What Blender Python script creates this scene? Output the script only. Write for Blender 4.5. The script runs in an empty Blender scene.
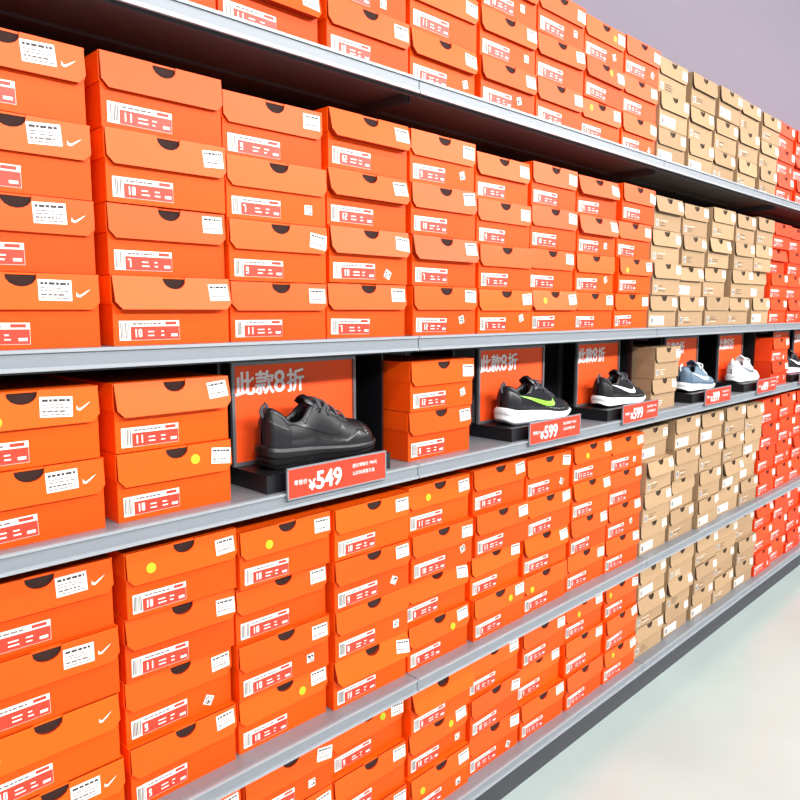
import bpy, math, random
from mathutils import Vector, Matrix
R = random.Random(23)
S = bpy.context.scene
CAMZ = 1.40
D = 1.12

# ---------------------------------------------------------------- materials
def mat(name, col, rough=0.5, metal=0.0, spec=0.5, tint=False, noise=0.0, nscale=20, coat=0):
    m = bpy.data.materials.new(name); m.use_nodes = True
    nt = m.node_tree; b = nt.nodes['Principled BSDF']
    b.inputs['Roughness'].default_value = rough
    b.inputs['Metallic'].default_value = metal
    b.inputs['Specular IOR Level'].default_value = spec
    if coat: b.inputs['Coat Weight'].default_value = coat
    c = (col[0], col[1], col[2], 1)
    b.inputs['Base Color'].default_value = c
    if tint or noise:
        hsv = nt.nodes.new('ShaderNodeHueSaturation'); hsv.inputs['Color'].default_value = c
        val = None
        if tint:
            a = nt.nodes.new('ShaderNodeAttribute'); a.attribute_name = 'tint'
            val = a.outputs['Fac']
            hr = nt.nodes.new('ShaderNodeMapRange')
            hr.inputs['From Min'].default_value=.84; hr.inputs['From Max'].default_value=1.08
            hr.inputs['To Min'].default_value=.4985; hr.inputs['To Max'].default_value=.5012
            nt.links.new(val, hr.inputs['Value']); nt.links.new(hr.outputs[0], hsv.inputs['Hue'])
        if noise:
            tc = nt.nodes.new('ShaderNodeTexCoord')
            n = nt.nodes.new('ShaderNodeTexNoise'); n.inputs['Scale'].default_value = nscale
            n.inputs['Detail'].default_value = 5
            nt.links.new(tc.outputs['Object'], n.inputs['Vector'])
            mr = nt.nodes.new('ShaderNodeMapRange')
            mr.inputs['To Min'].default_value = 1 - noise; mr.inputs['To Max'].default_value = 1 + noise
            nt.links.new(n.outputs['Fac'], mr.inputs['Value'])
            if val is not None:
                mu = nt.nodes.new('ShaderNodeMath'); mu.operation = 'MULTIPLY'
                nt.links.new(val, mu.inputs[0]); nt.links.new(mr.outputs[0], mu.inputs[1])
                val = mu.outputs[0]
            else:
                val = mr.outputs[0]
        nt.links.new(val, hsv.inputs['Value'])
        nt.links.new(hsv.outputs[0], b.inputs['Base Color'])
    return m

def srgb(r, g, b):
    f = lambda v: (v/255/12.92) if v/255 <= .04045 else ((v/255+.055)/1.055)**2.4
    return (f(r), f(g), f(b))

M_OR = mat('box_orange_card', srgb(247, 78, 4), .5, tint=True, noise=.06, nscale=6, spec=.2)
M_LID = mat('box_orange_lid', srgb(252, 85, 6), .42, tint=True, noise=.06, nscale=6, spec=.28)
M_RD = mat('box_red_card', srgb(240, 66, 22), .5, tint=True, spec=.2)
M_TAN = mat('box_kraft_card', srgb(170, 140, 108), .75, tint=True, noise=.08, nscale=60, spec=.15)
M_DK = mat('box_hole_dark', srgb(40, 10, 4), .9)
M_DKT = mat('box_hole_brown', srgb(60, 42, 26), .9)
M_W = mat('label_white', srgb(240, 234, 228), .45)
M_LR = mat('label_red', srgb(228, 56, 34), .45)
M_INK = mat('label_ink', srgb(105, 92, 92), .6)
M_YG = mat('sticker_yellow', srgb(170, 180, 20), .5)
M_INK2 = mat('label_ink_dark', srgb(48, 42, 46), .6)
M_EDG = mat('box_cut_edge_shaded', srgb(150, 40, 10), .8, spec=.1)  # flap's cut edge, with shade painted in for a crisp lid line
BOXM = [M_OR, M_LID, M_RD, M_TAN, M_DK, M_DKT, M_W, M_LR, M_INK, M_YG, M_INK2, M_EDG]
OR, LID, RD, TAN, DK, DKT, WH, LR, INK, YG, INK2, EDG = range(12)

M_SHELF = mat('shelf_grey_metal', srgb(130, 134, 140), .42, metal=.2, noise=.04, nscale=3)
M_RAIL = mat('rail_grey_plastic', srgb(132, 137, 144), .45, metal=.1)
M_LIP = mat('rail_lip_grey', srgb(160, 165, 171), .4, metal=.2)
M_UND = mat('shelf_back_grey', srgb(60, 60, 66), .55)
M_BLK = mat('stand_black', srgb(22, 22, 26), .35)
M_FRM = mat('stand_grey_frame', srgb(120, 125, 130), .35, metal=.4)
M_POST = mat('poster_orange', srgb(255, 88, 34), .45, spec=.3)
M_TAG = mat('tag_red', srgb(232, 62, 40), .4, spec=.3)
M_TXT = mat('print_white', srgb(253, 250, 252), .5)

class MB:
    def __init__(s): s.v=[]; s.f=[]; s.m=[]; s.t=[]
    def face(s, pts, m, t=1.0):
        i=len(s.v); s.v += [tuple(p) for p in pts]; s.f.append(tuple(range(i, i+len(pts)))); s.m.append(m); s.t.append(t)
    def box(s, x0,x1,y0,y1,z0,z1, m, t=1.0, xf=lambda p:p):
        P=[xf((x,y,z)) for z in (z0,z1) for y in (y0,y1) for x in (x0,x1)]
        i=len(s.v); s.v += [tuple(p) for p in P]
        for q in ((0,1,5,4),(1,3,7,5),(3,2,6,7),(2,0,4,6),(4,5,7,6),(2,3,1,0)):
            s.f.append(tuple(i+k for k in q)); s.m.append(m); s.t.append(t)
    def obj(s, name, mats, smooth=False, parent=None, loc=(0,0,0)):
        me=bpy.data.meshes.new(name); me.from_pydata(s.v, [], s.f)
        for m in mats: me.materials.append(m)
        me.polygons.foreach_set('material_index', s.m)
        a=me.attributes.new('tint','FLOAT','FACE'); a.data.foreach_set('value', s.t)
        if smooth: me.polygons.foreach_set('use_smooth', [True]*len(s.f))
        me.update()
        o=bpy.data.objects.new(name, me); S.collection.objects.link(o); o.location=loc
        if parent: o.parent=parent
        return o

SEG={'0':'abcdef','1':'bc','2':'abged','3':'abgcd','4':'fgbc','5':'afgcd','6':'afgedc','7':'abc','8':'abcdefg','9':'abcdfg'}
def digit(put, ch, x, z, w, h, m):
    th=.17*h
    R_={'a':(x,x+w,z+h-th,z+h),'d':(x,x+w,z,z+th),'g':(x,x+w,z+h/2-th/2,z+h/2+th/2),
        'b':(x+w-th,x+w,z+h/2,z+h),'c':(x+w-th,x+w,z,z+h/2),'f':(x,x+th,z+h/2,z+h),'e':(x,x+th,z,z+h/2)}
    for c in SEG[ch]: put(*R_[c], m)

def shoe_box(mb, X, Y, Z, W, H, Dp, kind, col=0, rnd=R):
    ang = rnd.gauss(0, .008)
    if rnd.random() < .12: ang += rnd.choice((-1,1))*.022
    Y += rnd.uniform(0, .016); X += rnd.uniform(-.003, .003)
    if rnd.random() < .08: Y += .012
    ca, sa = math.cos(ang), math.sin(ang)
    def xf(p):
        x=p[0]-W/2; y=p[1]-.02
        return (X+W/2+x*ca-y*sa, Y+.02+x*sa+y*ca, Z+p[2])
    body = {'o':OR,'r':RD,'t':TAN}[kind]; lid = {'o':LID,'r':RD,'t':TAN}[kind]; dk = DKT if kind=='t' else DK
    t = rnd.uniform(.88,1.04); t2 = t*rnd.uniform(.99,1.06)
    h = H-.0015
    mb.box(0,W,.003,Dp,0,h-.003, body, t, xf)
    mb.box(-.0015,W+.0015,.001,Dp+.001,h-.003,h, lid, t2, xf)
    mb.box(-.0015,0,.003,Dp,h-.045,h-.003, lid, t2, xf)
    mb.box(W,W+.0015,.003,Dp,h-.045,h-.003, lid, t2, xf)
    fb = h*.52; ch=.012; to=-.0008; bo=-.0025-rnd.random()*.004
    r_=rnd.random()
    if r_<.16: bo-=rnd.uniform(.004,.012)
    def fy(z): return to+(bo-to)*(h-z)/(h-fb)
    rx, rz = .0225*W/.226, .0175
    pts=[(0,h)]
    nn=9
    for k in range(nn):
        a=math.pi*k/(nn-1)
        pts.append((W/2-rx*math.cos(a), h-.003-rz*math.sin(a)+(.003 if k in (0,nn-1) else 0)))
    pts += [(W,h),(W,fb+ch),(W-ch*.9,fb),(ch*.9,fb),(0,fb+ch)]
    mb.face([xf((x,fy(z),z)) for x,z in pts], lid, t2)
    ec = EDG if kind!='t' else DKT  # rim colour kept dark as painted shade under the lid line
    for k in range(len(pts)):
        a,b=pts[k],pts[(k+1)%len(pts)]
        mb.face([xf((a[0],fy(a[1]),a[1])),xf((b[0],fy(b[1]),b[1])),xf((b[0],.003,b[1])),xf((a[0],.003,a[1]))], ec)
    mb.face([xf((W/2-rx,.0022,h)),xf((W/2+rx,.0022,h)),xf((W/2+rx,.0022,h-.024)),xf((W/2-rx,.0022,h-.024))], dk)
    def putter(cx, cz, a, off, onflap):
        c_, s_ = math.cos(a), math.sin(a)
        def put(x0,x1,z0,z1,m,lay=1):
            out=[]
            for x,z in ((x0,z0),(x1,z0),(x1,z1),(x0,z1)):
                x_=cx+x*c_-z*s_; z_=cz+x*s_+z*c_
                y_ = (fy(z_) if onflap else .003) - off - .0004*lay
                out.append(xf((x_,y_,z_)))
            mb.face(out, m)
        return put
    # size label, lower left of the body
    lw, lh = W*rnd.uniform(.46,.52), h*.285
    put = putter(W*.045, h*.07, rnd.gauss(0,.01), .0, False)
    if kind=='t':
        if rnd.random()<.3: put(0,lw,0,lh,WH,1)
        put(lw*.04,lw*.24,lh*.1,lh*.8,WH,2)
        for k in range(6):
            x=lw*(.06+.028*k); put(x,x+lw*.012,lh*.15,lh*.75,INK2,3)
        for k in range(3):
            put(lw*.36,lw*rnd.uniform(.6,.9),lh*(.18+.26*k),lh*(.24+.26*k),INK2 if rnd.random()<.6 else WH,3)
    else:
        put(0,lw,0,lh,WH,1)
        put(lw*.18,lw*.995,lh*.02,lh*.70,LR,2)
        for k in range(6):
            x=lw*(.020+.025*k); put(x,x+lw*rnd.choice((.008,.013)),lh*.12,lh*.90,INK2,2)
        s=rnd.choice(('9','10','8','11','7','10','9','12'))
        for k,c in enumerate(s): digit(put=lambda a,b,c_,d_,m: put(a,b,c_,d_,m,3), ch=c, x=lw*(.22+.085*k), z=lh*.16, w=lw*.056, h=lh*.42, m=WH)
        for k in range(2):
            put(lw*.46,lw*rnd.uniform(.56,.62),lh*(.20+.20*k),lh*(.265+.20*k),WH,3)
            put(lw*.68,lw*rnd.uniform(.72,.78),lh*(.20+.20*k),lh*(.265+.20*k),WH,3)
        put(lw*.85,lw*.96,lh*.16,lh*.30,WH,3)
        x=lw*.22
        while x<lw*.66:
            ww=lw*rnd.uniform(.03,.09); put(x,min(x+ww,lw*.68),lh*.80,lh*.88,INK,2); x+=ww+lw*.015
        put(lw*.76,lw*.95,lh*.78,lh*.94,LR,2)
    # price label, upper right, on flap
    if col == -1:
        wl,hl=.048,.031; cx, cz = W*.60, h*.64
    else:
        wl,hl=.041*W/.226,.0285
        cx, cz = W*rnd.uniform(.79,.81), h*rnd.uniform(.63,.69)
    put=putter(cx, cz, rnd.gauss(0,.07), .0, True)
    if rnd.random() < .92:
        put(0,wl,0,hl,WH,1)
        for k,(za,zb_) in enumerate(((.10,.15),(.24,.33),(.44,.49),(.58,.63),(.76,.88))):
            x=wl*.07; lim=wl*(.93,.80,.9,.7,.93)[k]
            while x<lim:
                ww=wl*rnd.uniform(.06,.20); put(x,min(x+ww,lim),hl*za,hl*zb_,INK2 if k==4 else INK,2); x+=ww+wl*.035
    if kind!='t' and rnd.random() < .24:
        q=.018; put=putter(W*rnd.uniform(.66,.82), h*rnd.uniform(.12,.26), rnd.choice((0,0,.3,-.5)), .0, False)
        put(0,q,0,q,WH,1)
        for i in range(6):
            for j in range(6):
                if rnd.random()<.45: put(q*(.1+.133*i),q*(.1+.133*(i+1)),q*(.1+.133*j),q*(.1+.133*(j+1)),INK2,2)
    if kind=='o' and rnd.random() < .22:
        cx,cz=W*(rnd.uniform(.12,.36) if (col==-1 or rnd.random()<.5) else rnd.uniform(.62,.74)),h*rnd.uniform(.63,.82)
        mb.face([xf((cx+.0088*math.cos(a*math.pi/8),fy(cz+.0088*math.sin(a*math.pi/8))-.0008,cz+.0088*math.sin(a*math.pi/8))) for a in range(16)], YG)
    if kind=='o' and col==-1:
        ox, oz, k = W*.865, h*.70, .022
        up=[(0,.30),(.10,.10),(.28,.10),(.6,.30),(1.0,.52)]
        lo=[(0,.30),(-.02,-.02),(.22,-.08),(.6,.18),(1.0,.52)]
        for i in range(4):
            q=[lo[i],lo[i+1],up[i+1],up[i]]
            mb.face([xf((ox+(p[0]-.2)*k, fy(oz+p[1]*k)-.0006, oz+p[1]*k)) for p in q], WH)

# ---------------------------------------------------------------- layout
X0, P = .471, .2354
def colx(i):
    e={0:.018,1:.004}.get(i,0)
    return X0 + P*i + e
TOP = {'A':.498,'B':-.056,'C':-.350,'D':-.872,'E':-1.262}
HROW = .112
SH_Y = .016
def kind_of(i):
    if i <= 7: return 'o'
    if i <= 12: return 't'
    return 'r'
def fill(level, rows, cols, hr=HROW):
    byk={}
    for i in cols: byk.setdefault(kind_of(i),[]).append(i)
    for k,cl in byk.items():
        mb=MB()
        for i in cl:
            cw=colx(i+1)-colx(i)
            W=min(.224,cw-.011) if k!='t' else .210
            jx=R.uniform(-.002,.002)
            hh=hr*R.uniform(.985,1.02)
            for r in range(rows):
                shoe_box(mb, colx(i)+(cw-W)/2+jx, SH_Y, CAMZ+TOP[level]+.0005+hh*r, W, hh, .325, k, i)
        mb.obj({'o':'orange_shoe_boxes','r':'red_shoe_boxes','t':'kraft_shoe_boxes'}[k], BOXM)
ALL=range(-7,23)
fill('A',3,ALL)
fill('B',4,ALL)
fill('D',4,ALL,.1155)
fill('E',3,ALL,.1135)
zc=CAMZ+TOP['C']
mb=MB()
for i in (-7,-6,-5,-4,-3,-2,-1,0,3):
    for r in range(2):
        W=min(.224,colx(i+1)-colx(i)-.010)
        shoe_box(mb, colx(i)+.005, SH_Y, zc+.0005+.117*r, W, .117, .325, 'o', i)
mb.obj('orange_shoe_boxes', BOXM)
mb=MB()
for r in range(2): shoe_box(mb, 2.408, SH_Y, zc+.0005+HROW*r, .19, HROW, .325, 't', 9)
mb.obj('kraft_shoe_boxes', BOXM)
mb=MB()
for x in (3.615,4.66,4.895,5.13,5.365,5.60):
    for r in range(2): shoe_box(mb, x, SH_Y, zc+.0005+HROW*r, .222, HROW, .325, 'r', 14)
mb.obj('red_shoe_boxes', BOXM)

# ---------------------------------------------------------------- shelving unit
unit = bpy.data.objects.new('shelving_unit', None); S.collection.objects.link(unit)
XS=[-1.18, .0, 1.180, 2.360, 3.540, 4.720, 5.900]
for nm,z in TOP.items():
    mb=MB()
    zt=CAMZ+z
    for a,b in zip(XS[:-1],XS[1:]):
        a+=.0014; b-=.0014
        mb.box(a,b,.004,.37,zt-.022,zt,0)
        mb.box(a,b,-.002,.004,zt-.030,zt-.001,1)
        mb.box(a,b,-.006,-.002,zt-.005,zt+.0,3)
        mb.box(a,b,-.007,-.002,zt-.032,zt-.026,3)
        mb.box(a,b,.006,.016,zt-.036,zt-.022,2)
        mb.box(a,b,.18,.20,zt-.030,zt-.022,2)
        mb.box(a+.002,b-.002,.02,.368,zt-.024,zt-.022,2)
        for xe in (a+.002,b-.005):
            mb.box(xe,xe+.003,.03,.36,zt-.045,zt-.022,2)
    mb.obj('shelf_board', [M_SHELF,M_RAIL,M_UND,M_LIP], parent=unit)
mb=MB()
for x in XS:
    mb.box(x-.015,x+.015,.372,.402,0,CAMZ+.80,0)
mb.obj('upright', [M_SHELF], parent=unit)
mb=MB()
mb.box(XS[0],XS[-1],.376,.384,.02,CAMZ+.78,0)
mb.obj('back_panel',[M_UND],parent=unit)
mb=MB()
mb.box(XS[0],XS[-1],.03,.045,0,CAMZ+TOP['E']-.022,0)
mb.obj('kick_plate',[M_UND],parent=unit)

# ---------------------------------------------------------------- text helper
def text(body, x,y,z,size,m,parent,bold=.0,sx=1.0,name='lettering'):
    offs=[(0,0)] if not bold else [(0,0),(bold,0),(-bold,0),(0,bold*.7),(0,-bold*.7),(bold*.7,bold*.5),(-bold*.7,-bold*.5)]
    for j,(dx,dz) in enumerate(offs):
        c=bpy.data.curves.new(name,'FONT'); c.body=body; c.size=size
        c.materials.append(m)
        o=bpy.data.objects.new(name,c); S.collection.objects.link(o)
        o.rotation_euler=(math.pi/2,0,0); o.location=(x+dx,y-.00006*j,z+dz); o.scale=(sx,1,1); o.parent=parent

# ---------------------------------------------------------------- display stands
BASEH=.036
def stand(xa, xb, tagx0, tagx1, price):
    e=bpy.data.objects.new('shoe_display_stand',None); S.collection.objects.link(e)
    mb=MB()
    zt=zc+.2475
    mb.box(xa,xb,.012,.150,zc+BASEH-.006,zc+BASEH,0)
    mb.box(xa,xb,.012,.018,zc+.0005,zc+BASEH-.006,0)
    mb.box(xa,xb,.144,.150,zc+.0005,zc+BASEH-.006,0)
    mb.box(xa,xa+.004,.018,.144,zc+.0005,zc+BASEH-.006,0)
    mb.box(xb-.004,xb,.018,.144,zc+.0005,zc+BASEH-.006,0)
    mb.box(xa,xb,.134,.140,zc+BASEH,zt,0)
    mb.obj('base_and_back',[M_BLK],parent=e)
    mb=MB(); w=.007
    mb.box(xa,xa+w,.126,.134,zc+BASEH,zt,0); mb.box(xb-w,xb,.126,.134,zc+BASEH,zt,0)
    mb.box(xa+w,xb-w,.126,.134,zt-w,zt,0); mb.box(xa+w,xb-w,.126,.134,zc+BASEH,zc+BASEH+w,0)
    mb.obj('frame',[M_FRM],parent=e)
    mb=MB(); mb.box(xa+w,xb-w,.131,.134,zc+BASEH+w,zt-w,0)
    mb.obj('poster',[M_POST],parent=e)
    text('此款', xa+.010,.1306,zt-.064,.052,M_TXT,e,bold=.0015,sx=.92)
    text('8', xa+.104,.1306,zt-.066,.064,M_TXT,e,bold=.0012,sx=.92)
    text('折', xa+.137,.1306,zt-.064,.052,M_TXT,e,bold=.0015,sx=.92)
    t=bpy.data.objects.new('price_tag',None); S.collection.objects.link(t)
    mb=MB(); z0,z1=CAMZ-.362,CAMZ-.303
    mb.box(tagx0,tagx1,-.0105,-.0072,z0,z1,0)
    mb.box(tagx0-.002,tagx1+.002,-.0115,-.0068,z0-.002,z0+.001,1)
    mb.box(tagx0-.002,tagx1+.002,-.0115,-.0068,z1-.001,z1+.002,1)
    mb.box(tagx0-.002,tagx0+.001,-.0115,-.0068,z0,z1,1); mb.box(tagx1-.001,tagx1+.002,-.0115,-.0068,z0,z1,1)
    mb.obj('tag_plate',[M_TAG,M_RAIL],parent=t)
    text('¥', tagx0+.050,-.0107,z0+.010,.030,M_TXT,t,bold=.0008)
    text(price, tagx0+.068,-.0107,z0+.010,.050,M_TXT,t,bold=.0014,sx=.9)
    text('零售价', tagx0+.014,-.0107,z0+.026,.011,M_TXT,t)
    text('建议零售价 799元', tagx0+.165,-.0107,z0+.038,.009,M_TXT,t)
    text('以实际销售为准', tagx0+.165,-.0107,z0+.022,.009,M_TXT,t)
stands=[(.775,1.105,.808,1.068,'549'),(1.560,1.880,1.612,1.868,'599'),(2.070,2.352,2.130,2.375,'599'),
        (2.71,3.02,2.78,3.03,'399'),(3.24,3.525,3.34,3.58,'499'),(3.88,4.19,3.93,4.18,'599'),(4.27,4.58,4.32,4.57,'599')]
for s in stands: stand(*s)
mb=MB()
for x in (.728,1.162,1.418,2.386,2.615,3.600,3.848,4.64):
    mb.box(x,x+.006,.10,.37,zc,zc+.258,0)
mb.obj('bay_dark_panel',[M_BLK],parent=unit)  # black panels added to make the gaps beside the stands dark

# ---------------------------------------------------------------- shoes
def hermite(pts):
    n=len(pts); xs=[p[0] for p in pts]; ys=[p[1] for p in pts]
    d=[(ys[i+1]-ys[i])/(xs[i+1]-xs[i]) for i in range(n-1)]
    m=[d[0]]+[0 if d[i-1]*d[i]<=0 else 2*d[i-1]*d[i]/(d[i-1]+d[i]) for i in range(1,n-1)]+[d[-1]]
    def f(x):
        x=min(max(x,xs[0]),xs[-1])
        for i in range(n-1):
            if x<=xs[i+1]: break
        h=xs[i+1]-xs[i]; t=(x-xs[i])/h
        return ((2*t**3-3*t**2+1)*ys[i]+(t**3-2*t**2+t)*h*m[i]+(-2*t**3+3*t**2)*ys[i+1]+(t**3-t**2)*h*m[i+1])
    return f
def sstep(a,b,x):
    t=min(max((x-a)/(b-a),0),1); return t*t*(3-2*t)

def shoe(name, loc, up, over, mid, outs, sw, lace, lining, chunky=1.0, L=.30, rot=0.0, trainer=False):
    e=bpy.data.objects.new(name,None); S.collection.objects.link(e); e.location=loc; e.rotation_euler=(0,0,rot)
    k=L/.30
    if trainer:
        wf=hermite([(0,.003),(.004,.018),(.015,.030),(.04,.036),(.08,.037),(.12,.037),(.16,.041),(.20,.046),(.235,.047),(.262,.043),(.282,.034),(.294,.021),(.30,.003)])
        zt=hermite([(0,.082),(.006,.114),(.018,.128),(.035,.123),(.06,.106),(.085,.109),(.11,.127),(.128,.137),(.145,.132),(.17,.118),(.195,.103),(.22,.090),(.25,.081),(.272,.071),(.288,.057),(.30,.036)])
        zs=hermite([(0,.052),(.03,.048),(.10,.043),(.16,.037),(.22,.033),(.26,.033),(.285,.036),(.30,.036)])
        zb=hermite([(0,.006),(.012,.001),(.03,.0),(.22,.0),(.255,.003),(.28,.008),(.30,.016)])
    else:
        wf=hermite([(0,.003),(.004,.016),(.015,.027),(.04,.033),(.08,.034),(.12,.034),(.16,.038),(.20,.043),(.235,.044),(.262,.038),(.282,.027),(.294,.015),(.30,.003)])
        zt=hermite([(0,.070),(.006,.094),(.018,.108),(.035,.105),(.06,.092),(.085,.093),(.11,.107),(.128,.114),(.145,.108),(.17,.092),(.20,.075),(.23,.063),(.26,.054),(.28,.046),(.293,.037),(.30,.029)])
        zs=hermite([(0,.044*chunky),(.03,.038*chunky),(.10,.033*chunky),(.16,.028*chunky),(.22,.024),(.26,.024),(.285,.026),(.30,.027)])
        zb=hermite([(0,.010),(.012,.003),(.03,.0),(.19,.0),(.24,.003),(.275,.010),(.30,.021)])
    nf=lambda x: 3.4-(1.2*sstep(.10,.20,x))
    NX,NT=150,72
    xs=[.30*(u-0.06*math.sin(2*math.pi*u)) for u in [i/NX for i in range(NX+1)]]
    V=[];F=[];MI=[]
    def region(xm,Y,zz,r,s):
        if r<.93 and s>.3: return 2
        if .122<xm<.205 and abs(Y)<.014: return 3
        if xm>.262-.25*max(zz-.012,0): return 1
        if xm<.050 and zz<.055-.35*xm: return 1
        if .118<xm<.212 and abs(Y)<.028: return 1
        if zz<.010: return 1
        if trainer and zz<.030-.55*abs(xm-.235): return 1
        if r<1.22 and s>.3 and zz>.045: return 1
        return 0
    def surf(x,t,raw=False):
        w=wf(x); z0=zs(x)-.004; h=max(zt(x)-z0,.001); n=nf(x)
        c,s=math.cos(t),math.sin(t)
        y=-w*math.copysign(abs(c)**(2/n),c); z=z0+h*abs(s)**(2/n)
        y*=1-.10*sstep(.3,1,(z-z0)/h)*(1-sstep(.10,.15,x))
        r=math.hypot((x-.066)/.052, y/(.74*w+1e-6))
        rg=region(x,y,z-zs(x),r,s)
        if not raw and rg==1 and .006<x<.294:
            g=.0018
            y-=g*c*1.0; z+=g*s
        if not raw and rg==3: z-=.0018
        pit=1-sstep(.72,1.0,r) if w>.02 else 0
        if abs(s)>.3: z=z-(z-(zs(x)+.008))*pit
        return x,y,z,r
    idx=[]
    for x in xs:
        row=[]
        for j in range(NT+1):
            X,Y,Z,r=surf(x,math.pi*j/NT); row.append(len(V)); V.append((X*k,Y*k,Z*k))
        idx.append(row)
    for i in range(NX):
        for j in range(NT):
            F.append((idx[i][j],idx[i+1][j],idx[i+1][j+1],idx[i][j+1]))
            xm=(xs[i]+xs[i+1])/2; tt_=math.pi*(j+.5)/NT; X,Y,Z,r=surf(xm,tt_,True)
            MI.append(region(xm,Y,Z-zs(xm),r,math.sin(tt_)))
    me=bpy.data.meshes.new('upper'); me.from_pydata(V,[],F)
    for m in (up,over,lining,lining): me.materials.append(m)
    me.polygons.foreach_set('material_index',MI); me.polygons.foreach_set('use_smooth',[True]*len(F)); me.update()
    o=bpy.data.objects.new('upper',me); S.collection.objects.link(o); o.parent=e
    # sole
    V=[];F=[];MI=[]
    xo=[.30*(0.5-0.5*math.cos(math.pi*i/50)) for i in range(51)]
    if trainer:
        lev=[(0,-.003),(.05,.001),(.17,.0036),(.20,-.001),(.24,-.001),(.27,.0040),(.46,.0054),(.49,.0010),(.54,.0010),(.57,.0056),(.80,.0060),(.95,.0040),(1.0,.0010)]
    else:
        lev=[(0,-.004),(.06,.000),(.18,.0022),(.20,.0012),(.45,.0042),(.50,.0028),(.55,.0044),(.75,.0050),(.92,.0035),(1.0,.0008)]
    rings=[]
    for q,off in lev:
        ring=[]
        for side in (-1,1):
            seq=xo if side==-1 else xo[::-1][1:-1]
            for x in seq:
                w=max(wf(x),.0)+off*(1.0 if trainer else chunky)
                if x<.1: w+=.0025*(1-q)*chunky
                xx=.15+(x-.15)*(1+off/.15)
                z=zb(x)+(zs(x)-zb(x))*q
                ring.append(len(V)); V.append((xx*k,side*max(w,.0015)*k,z*k))
        rings.append(ring)
    n=len(rings[0])
    for a in range(len(rings)-1):
        for j in range(n):
            F.append((rings[a][j],rings[a][(j+1)%n],rings[a+1][(j+1)%n],rings[a+1][j])); MI.append(1 if a<3 else 0)
    F.append(tuple(rings[0][::-1])); MI.append(1); F.append(tuple(rings[-1])); MI.append(0)
    me=bpy.data.meshes.new('sole'); me.from_pydata(V,[],F); me.materials.append(mid); me.materials.append(outs)
    me.polygons.foreach_set('material_index',MI); me.polygons.foreach_set('use_smooth',[not trainer]*(len(F)-2)+[False,False]); me.update()
    o=bpy.data.objects.new('sole',me); S.collection.objects.link(o); o.parent=e
    # tongue
    zadd=(.018 if trainer else 0)
    N=10; G=[[None]*(N+1) for _ in range(7)]
    for a in range(7):
        s=a/6
        for b in range(N+1):
            u=-1+2*b/N
            x=.140-.040*s; z=.098+zadd+.032*s**.8-.012*u*u*(1-.2*s)-.004*abs(u)*s; y=.024*u*(1-.18*s**3)
            G[a][b]=(x,y,z)
    tt=.0085
    def P3(a,b,d): x,y,z=G[a][b]; return ((x+d*.60)*k,y*k,(z+d*.80)*k)
    V=[];F=[]
    for d in (0,tt):
        for a in range(7):
            for b in range(N+1):
                ed = .25 if (b in (0,N) or a==6) else 1
                V.append(P3(a,b, d*ed if d else 0))
    q=lambda l,a,b:l*7*(N+1)+a*(N+1)+b
    for a in range(6):
        for b in range(N):
            F.append((q(1,a,b),q(1,a,b+1),q(1,a+1,b+1),q(1,a+1,b))); F.append((q(0,a,b),q(0,a+1,b),q(0,a+1,b+1),q(0,a,b+1)))
    for a in range(6):
        for b in (0,N): F.append((q(0,a,b),q(1,a,b),q(1,a+1,b),q(0,a+1,b)))
    for b in range(N): F.append((q(0,6,b),q(1,6,b),q(1,6,b+1),q(0,6,b+1)))
    me=bpy.data.meshes.new('tongue'); me.from_pydata(V,[],F); me.materials.append(over)
    me.polygons.foreach_set('use_smooth',[True]*len(F)); me.update()
    o=bpy.data.objects.new('tongue',me); S.collection.objects.link(o); o.parent=e
    # laces, bow, heel pull loop
    def zsurf(x,y):
        w=wf(x); z0=zs(x)-.004; h=zt(x)-z0; n=nf(x); return z0+h*(max(1-(abs(y)/w)**n,0))**(1/n)
    V=[];F=[]
    def tube(path,r):
        base=len(V); NS=8
        for i,p in enumerate(path):
            a=Vector(path[max(i-1,0)]); b=Vector(path[min(i+1,len(path)-1)]); t=(b-a).normalized()
            n1=t.cross(Vector((1,.1,.2))).normalized(); n2=t.cross(n1)
            for s in range(NS):
                an=2*math.pi*s/NS; v=Vector(p)+(n1*math.cos(an)*.7+n2*math.sin(an))*r; V.append(tuple(v*k))
        for i in range(len(path)-1):
            for s in range(NS): F.append((base+i*NS+s,base+i*NS+(s+1)%NS,base+(i+1)*NS+(s+1)%NS,base+(i+1)*NS+s))
    for c in range(7):
        x=.127+.0122*c
        tube([(x+.004*u*(1 if c%2 else -1), .030*u, zsurf(x,.030*u)+.0035+.0022*(1-u*u)) for u in [-1+.2*i for i in range(11)]], .0027)
    for sg in (-1,1):
        tube([(.130+.018*math.sin(u*math.pi),sg*(.004+.032*math.sin(u*math.pi*.5)),.1185+zadd-.024*u*u) for u in [i/8 for i in range(9)]], .0026)
        tube([(.130+.026*u,sg*(.003+.032*u),.118+zadd-.034*u*u) for u in [i/8 for i in range(9)]], .0022)
    hz=zt(.012)
    tube([(.010-.010*math.sin(math.pi*u),.0,hz-.018+.032*u) for u in [i/8 for i in range(9)]]+[(.015,0,hz+.010),(.019,0,hz-.004)], .0042)
    me=bpy.data.meshes.new('laces'); me.from_pydata(V,[],F); me.materials.append(lace)
    me.polygons.foreach_set('use_smooth',[True]*len(F)); me.update()
    o=bpy.data.objects.new('laces',me); S.collection.objects.link(o); o.parent=e
    # side stripe (curved tick) on both flanks
    za=.016 if trainer else 0
    lo=hermite([(0,.066),(.12,.050),(.22,.043),(.36,.044),(.55,.053),(.78,.067),(1,.082)])
    lox=hermite([(0,.188),(.12,.193),(.22,.184),(.36,.165),(.55,.130),(.78,.09),(1,.042)])
    uz=hermite([(0,.066),(.12,.061),(.22,.057),(.36,.058),(.55,.066),(.78,.074),(1,.082)])
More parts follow.
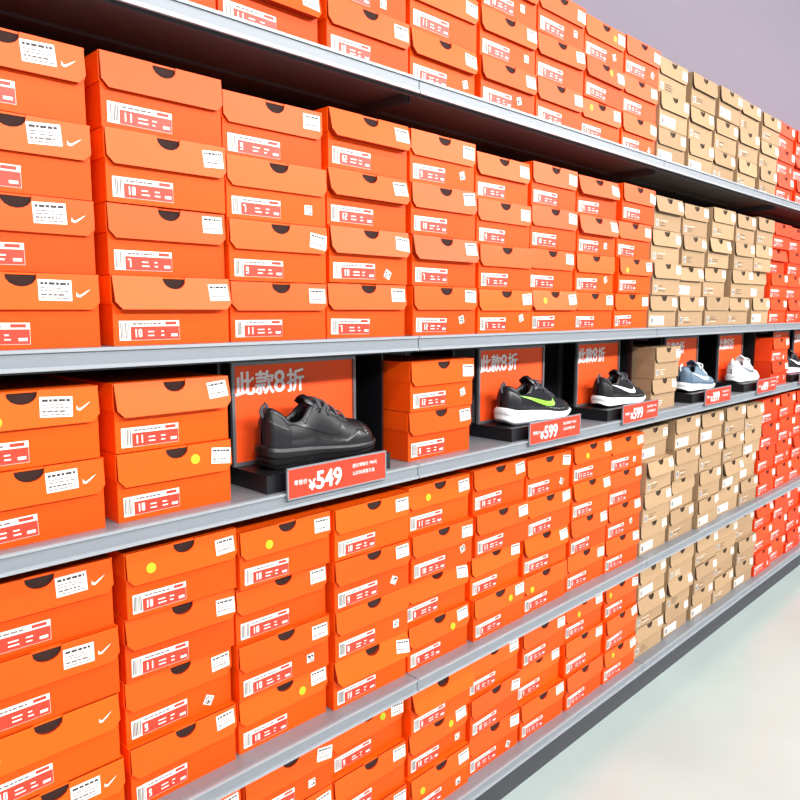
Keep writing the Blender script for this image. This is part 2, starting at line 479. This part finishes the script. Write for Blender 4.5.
    ux=hermite([(0,.188),(.12,.184),(.22,.176),(.36,.160),(.55,.125),(.78,.09),(1,.042)])
    def ys(x,z):
        w=wf(x); z0=zs(x)-.004; h=zt(x)-z0; n=nf(x); q_=min(max((z-z0)/h,0),.97)
        y=w*(1-q_**n)**(1/n); y*=1-.10*sstep(.3,1,q_)*(1-sstep(.10,.15,x)); return y
    V=[];F=[]
    for sd in (-1,1):
        base=len(V); M=30; K=4
        for i in range(M+1):
            s=i/M
            for j in range(K+1):
                u=j/K; x=lox(s)*(1-u)+ux(s)*u; z=lo(s)*(1-u)+uz(s)*u+za
                V.append((x*k,sd*(ys(x,z)+.0026)*k,z*k))
        for i in range(M):
            for j in range(K):
                a=base+i*(K+1)+j; F.append((a,a+1,a+K+2,a+K+1))
    me=bpy.data.meshes.new('side_stripe'); me.from_pydata(V,[],F); me.materials.append(sw); me.update()
    o=bpy.data.objects.new('side_stripe',me); S.collection.objects.link(o); o.parent=e
    return e

m_bk=mat('shoe_black_leather',srgb(18,18,21),.45,spec=.4); m_bk2=mat('shoe_black_overlay',srgb(26,26,31),.32,spec=.5)
m_blace=mat('shoe_black_lace',srgb(74,74,80),.7,spec=.3)
m_bks=mat('shoe_black_sole',srgb(22,22,25),.4,spec=.4); m_lin=mat('shoe_lining_black',srgb(8,8,10),.9,spec=.1)
m_knit=mat('shoe_black_knit',srgb(24,24,30),.8,noise=.2,nscale=400,spec=.2)
m_wh=mat('shoe_white_foam',srgb(232,234,236),.5); m_wup=mat('shoe_white_mesh',srgb(224,227,230),.7)
m_gr=mat('shoe_neon_green',srgb(140,215,60),.4); m_gry=mat('shoe_grey',srgb(120,126,135),.6)
m_bl=mat('shoe_blue_grey',srgb(98,122,140),.65); m_bl2=mat('shoe_blue_overlay',srgb(72,94,114),.5)
m_pk=mat('shoe_pink_accent',srgb(230,120,150),.5)
zsb=zc+BASEH
shoe('black_sneaker',(.804,.070,zsb),m_bk,m_bk2,m_bks,m_bks,m_bk2,m_blace,m_lin,chunky=1.2,L=.286,trainer=True)
shoe('black_running_shoe',(1.590,.072,zsb),m_knit,m_bk2,m_wh,m_gry,m_gr,m_blace,m_lin,chunky=1.15,L=.300,rot=-.05)
shoe('black_running_shoe',(2.108,.072,zsb),m_knit,m_bk,m_wh,m_bks,m_wh,m_blace,m_lin,L=.275,rot=-.04)
shoe('blue_running_shoe',(2.73,.072,zsb),m_bl,m_bl2,m_wh,m_bks,m_wh,m_wh,m_lin,L=.28)
shoe('white_running_shoe',(3.25,.072,zsb),m_wup,m_wh,m_wh,m_gry,m_gry,m_wh,m_gry,L=.270)
shoe('black_running_shoe',(3.90,.072,zsb),m_knit,m_bk,m_wh,m_pk,m_wh,m_blace,m_lin,L=.28)
shoe('grey_running_shoe',(4.29,.072,zsb),m_gry,m_bk2,m_wh,m_bks,m_wh,m_wh,m_lin,L=.28)

# ---------------------------------------------------------------- room
M_WALL=mat('wall_purple_grey',srgb(124,117,130),.9,noise=.03,nscale=1.5)
M_CEIL=mat('ceiling_paint',srgb(190,188,192),.9)
M_FLOOR=mat('floor_polished',srgb(176,189,186),.24,noise=.14,nscale=2.2,spec=.45)  # noise in the base colour stands in for mottled reflections
def slab(name,a,m):
    mb=MB(); mb.box(*a,0); return mb.obj(name,[m])
slab('floor',(-4,12,-7,.60,-.1,0),M_FLOOR)
slab('wall_back',(-4,12,.42,.60,0,3.6),M_WALL)
slab('wall_right',(12,12.2,-7,.60,0,3.6),M_WALL)
slab('ceiling',(-4,12,-7,.60,3.6,3.7),M_CEIL)

def area(name,loc,sx,sy,en,col=(1,1,1),rot=(0,0,0)):
    l=bpy.data.lights.new(name,'AREA'); l.shape='RECTANGLE'; l.size=sx; l.size_y=sy; l.energy=en; l.color=col
    o=bpy.data.objects.new(name,l); S.collection.objects.link(o); o.location=loc; o.rotation_euler=rot
    return o
for x in (-1.5,1.0,3.5,6.0,8.5):
    area('ceiling_fill_light',(x,-4.2,3.45),1.8,.30,140,(1,.99,.97),rot=(math.radians(60),0,0))  # unseen far row, added to throw light under the shelves onto the posters
    area('ceiling_fill_light',(x,-1.6,3.5),1.8,.25,24,(1,.99,.97),rot=(math.radians(14),0,0))
    slab('ceiling_fill_housing',(x-.95,x+.95,-4.5,-3.9,3.575,3.598),M_RAIL)  # unseen housing to go with the added far row
    slab('ceiling_fill_housing',(x-.95,x+.95,-1.8,-1.4,3.575,3.598),M_RAIL)

w=bpy.data.worlds.new('World'); S.world=w; w.use_nodes=True
w.node_tree.nodes['Background'].inputs[0].default_value=(.98,.98,1,1)
w.node_tree.nodes['Background'].inputs[1].default_value=.42

# ---------------------------------------------------------------- camera
f=720.0
th=math.atan2(723, math.hypot(f,89)); ph=math.atan(89/f)
cam=bpy.data.cameras.new('camera'); co=bpy.data.objects.new('camera',cam); S.collection.objects.link(co)
cam.sensor_width=36; cam.lens=f/800*36; cam.clip_start=.02
co.location=(0,-D,CAMZ); co.rotation_euler=(math.pi/2-ph,0,-(math.pi/2-th))
S.camera=co
S.view_settings.view_transform='Standard'
S.view_settings.exposure=0.0
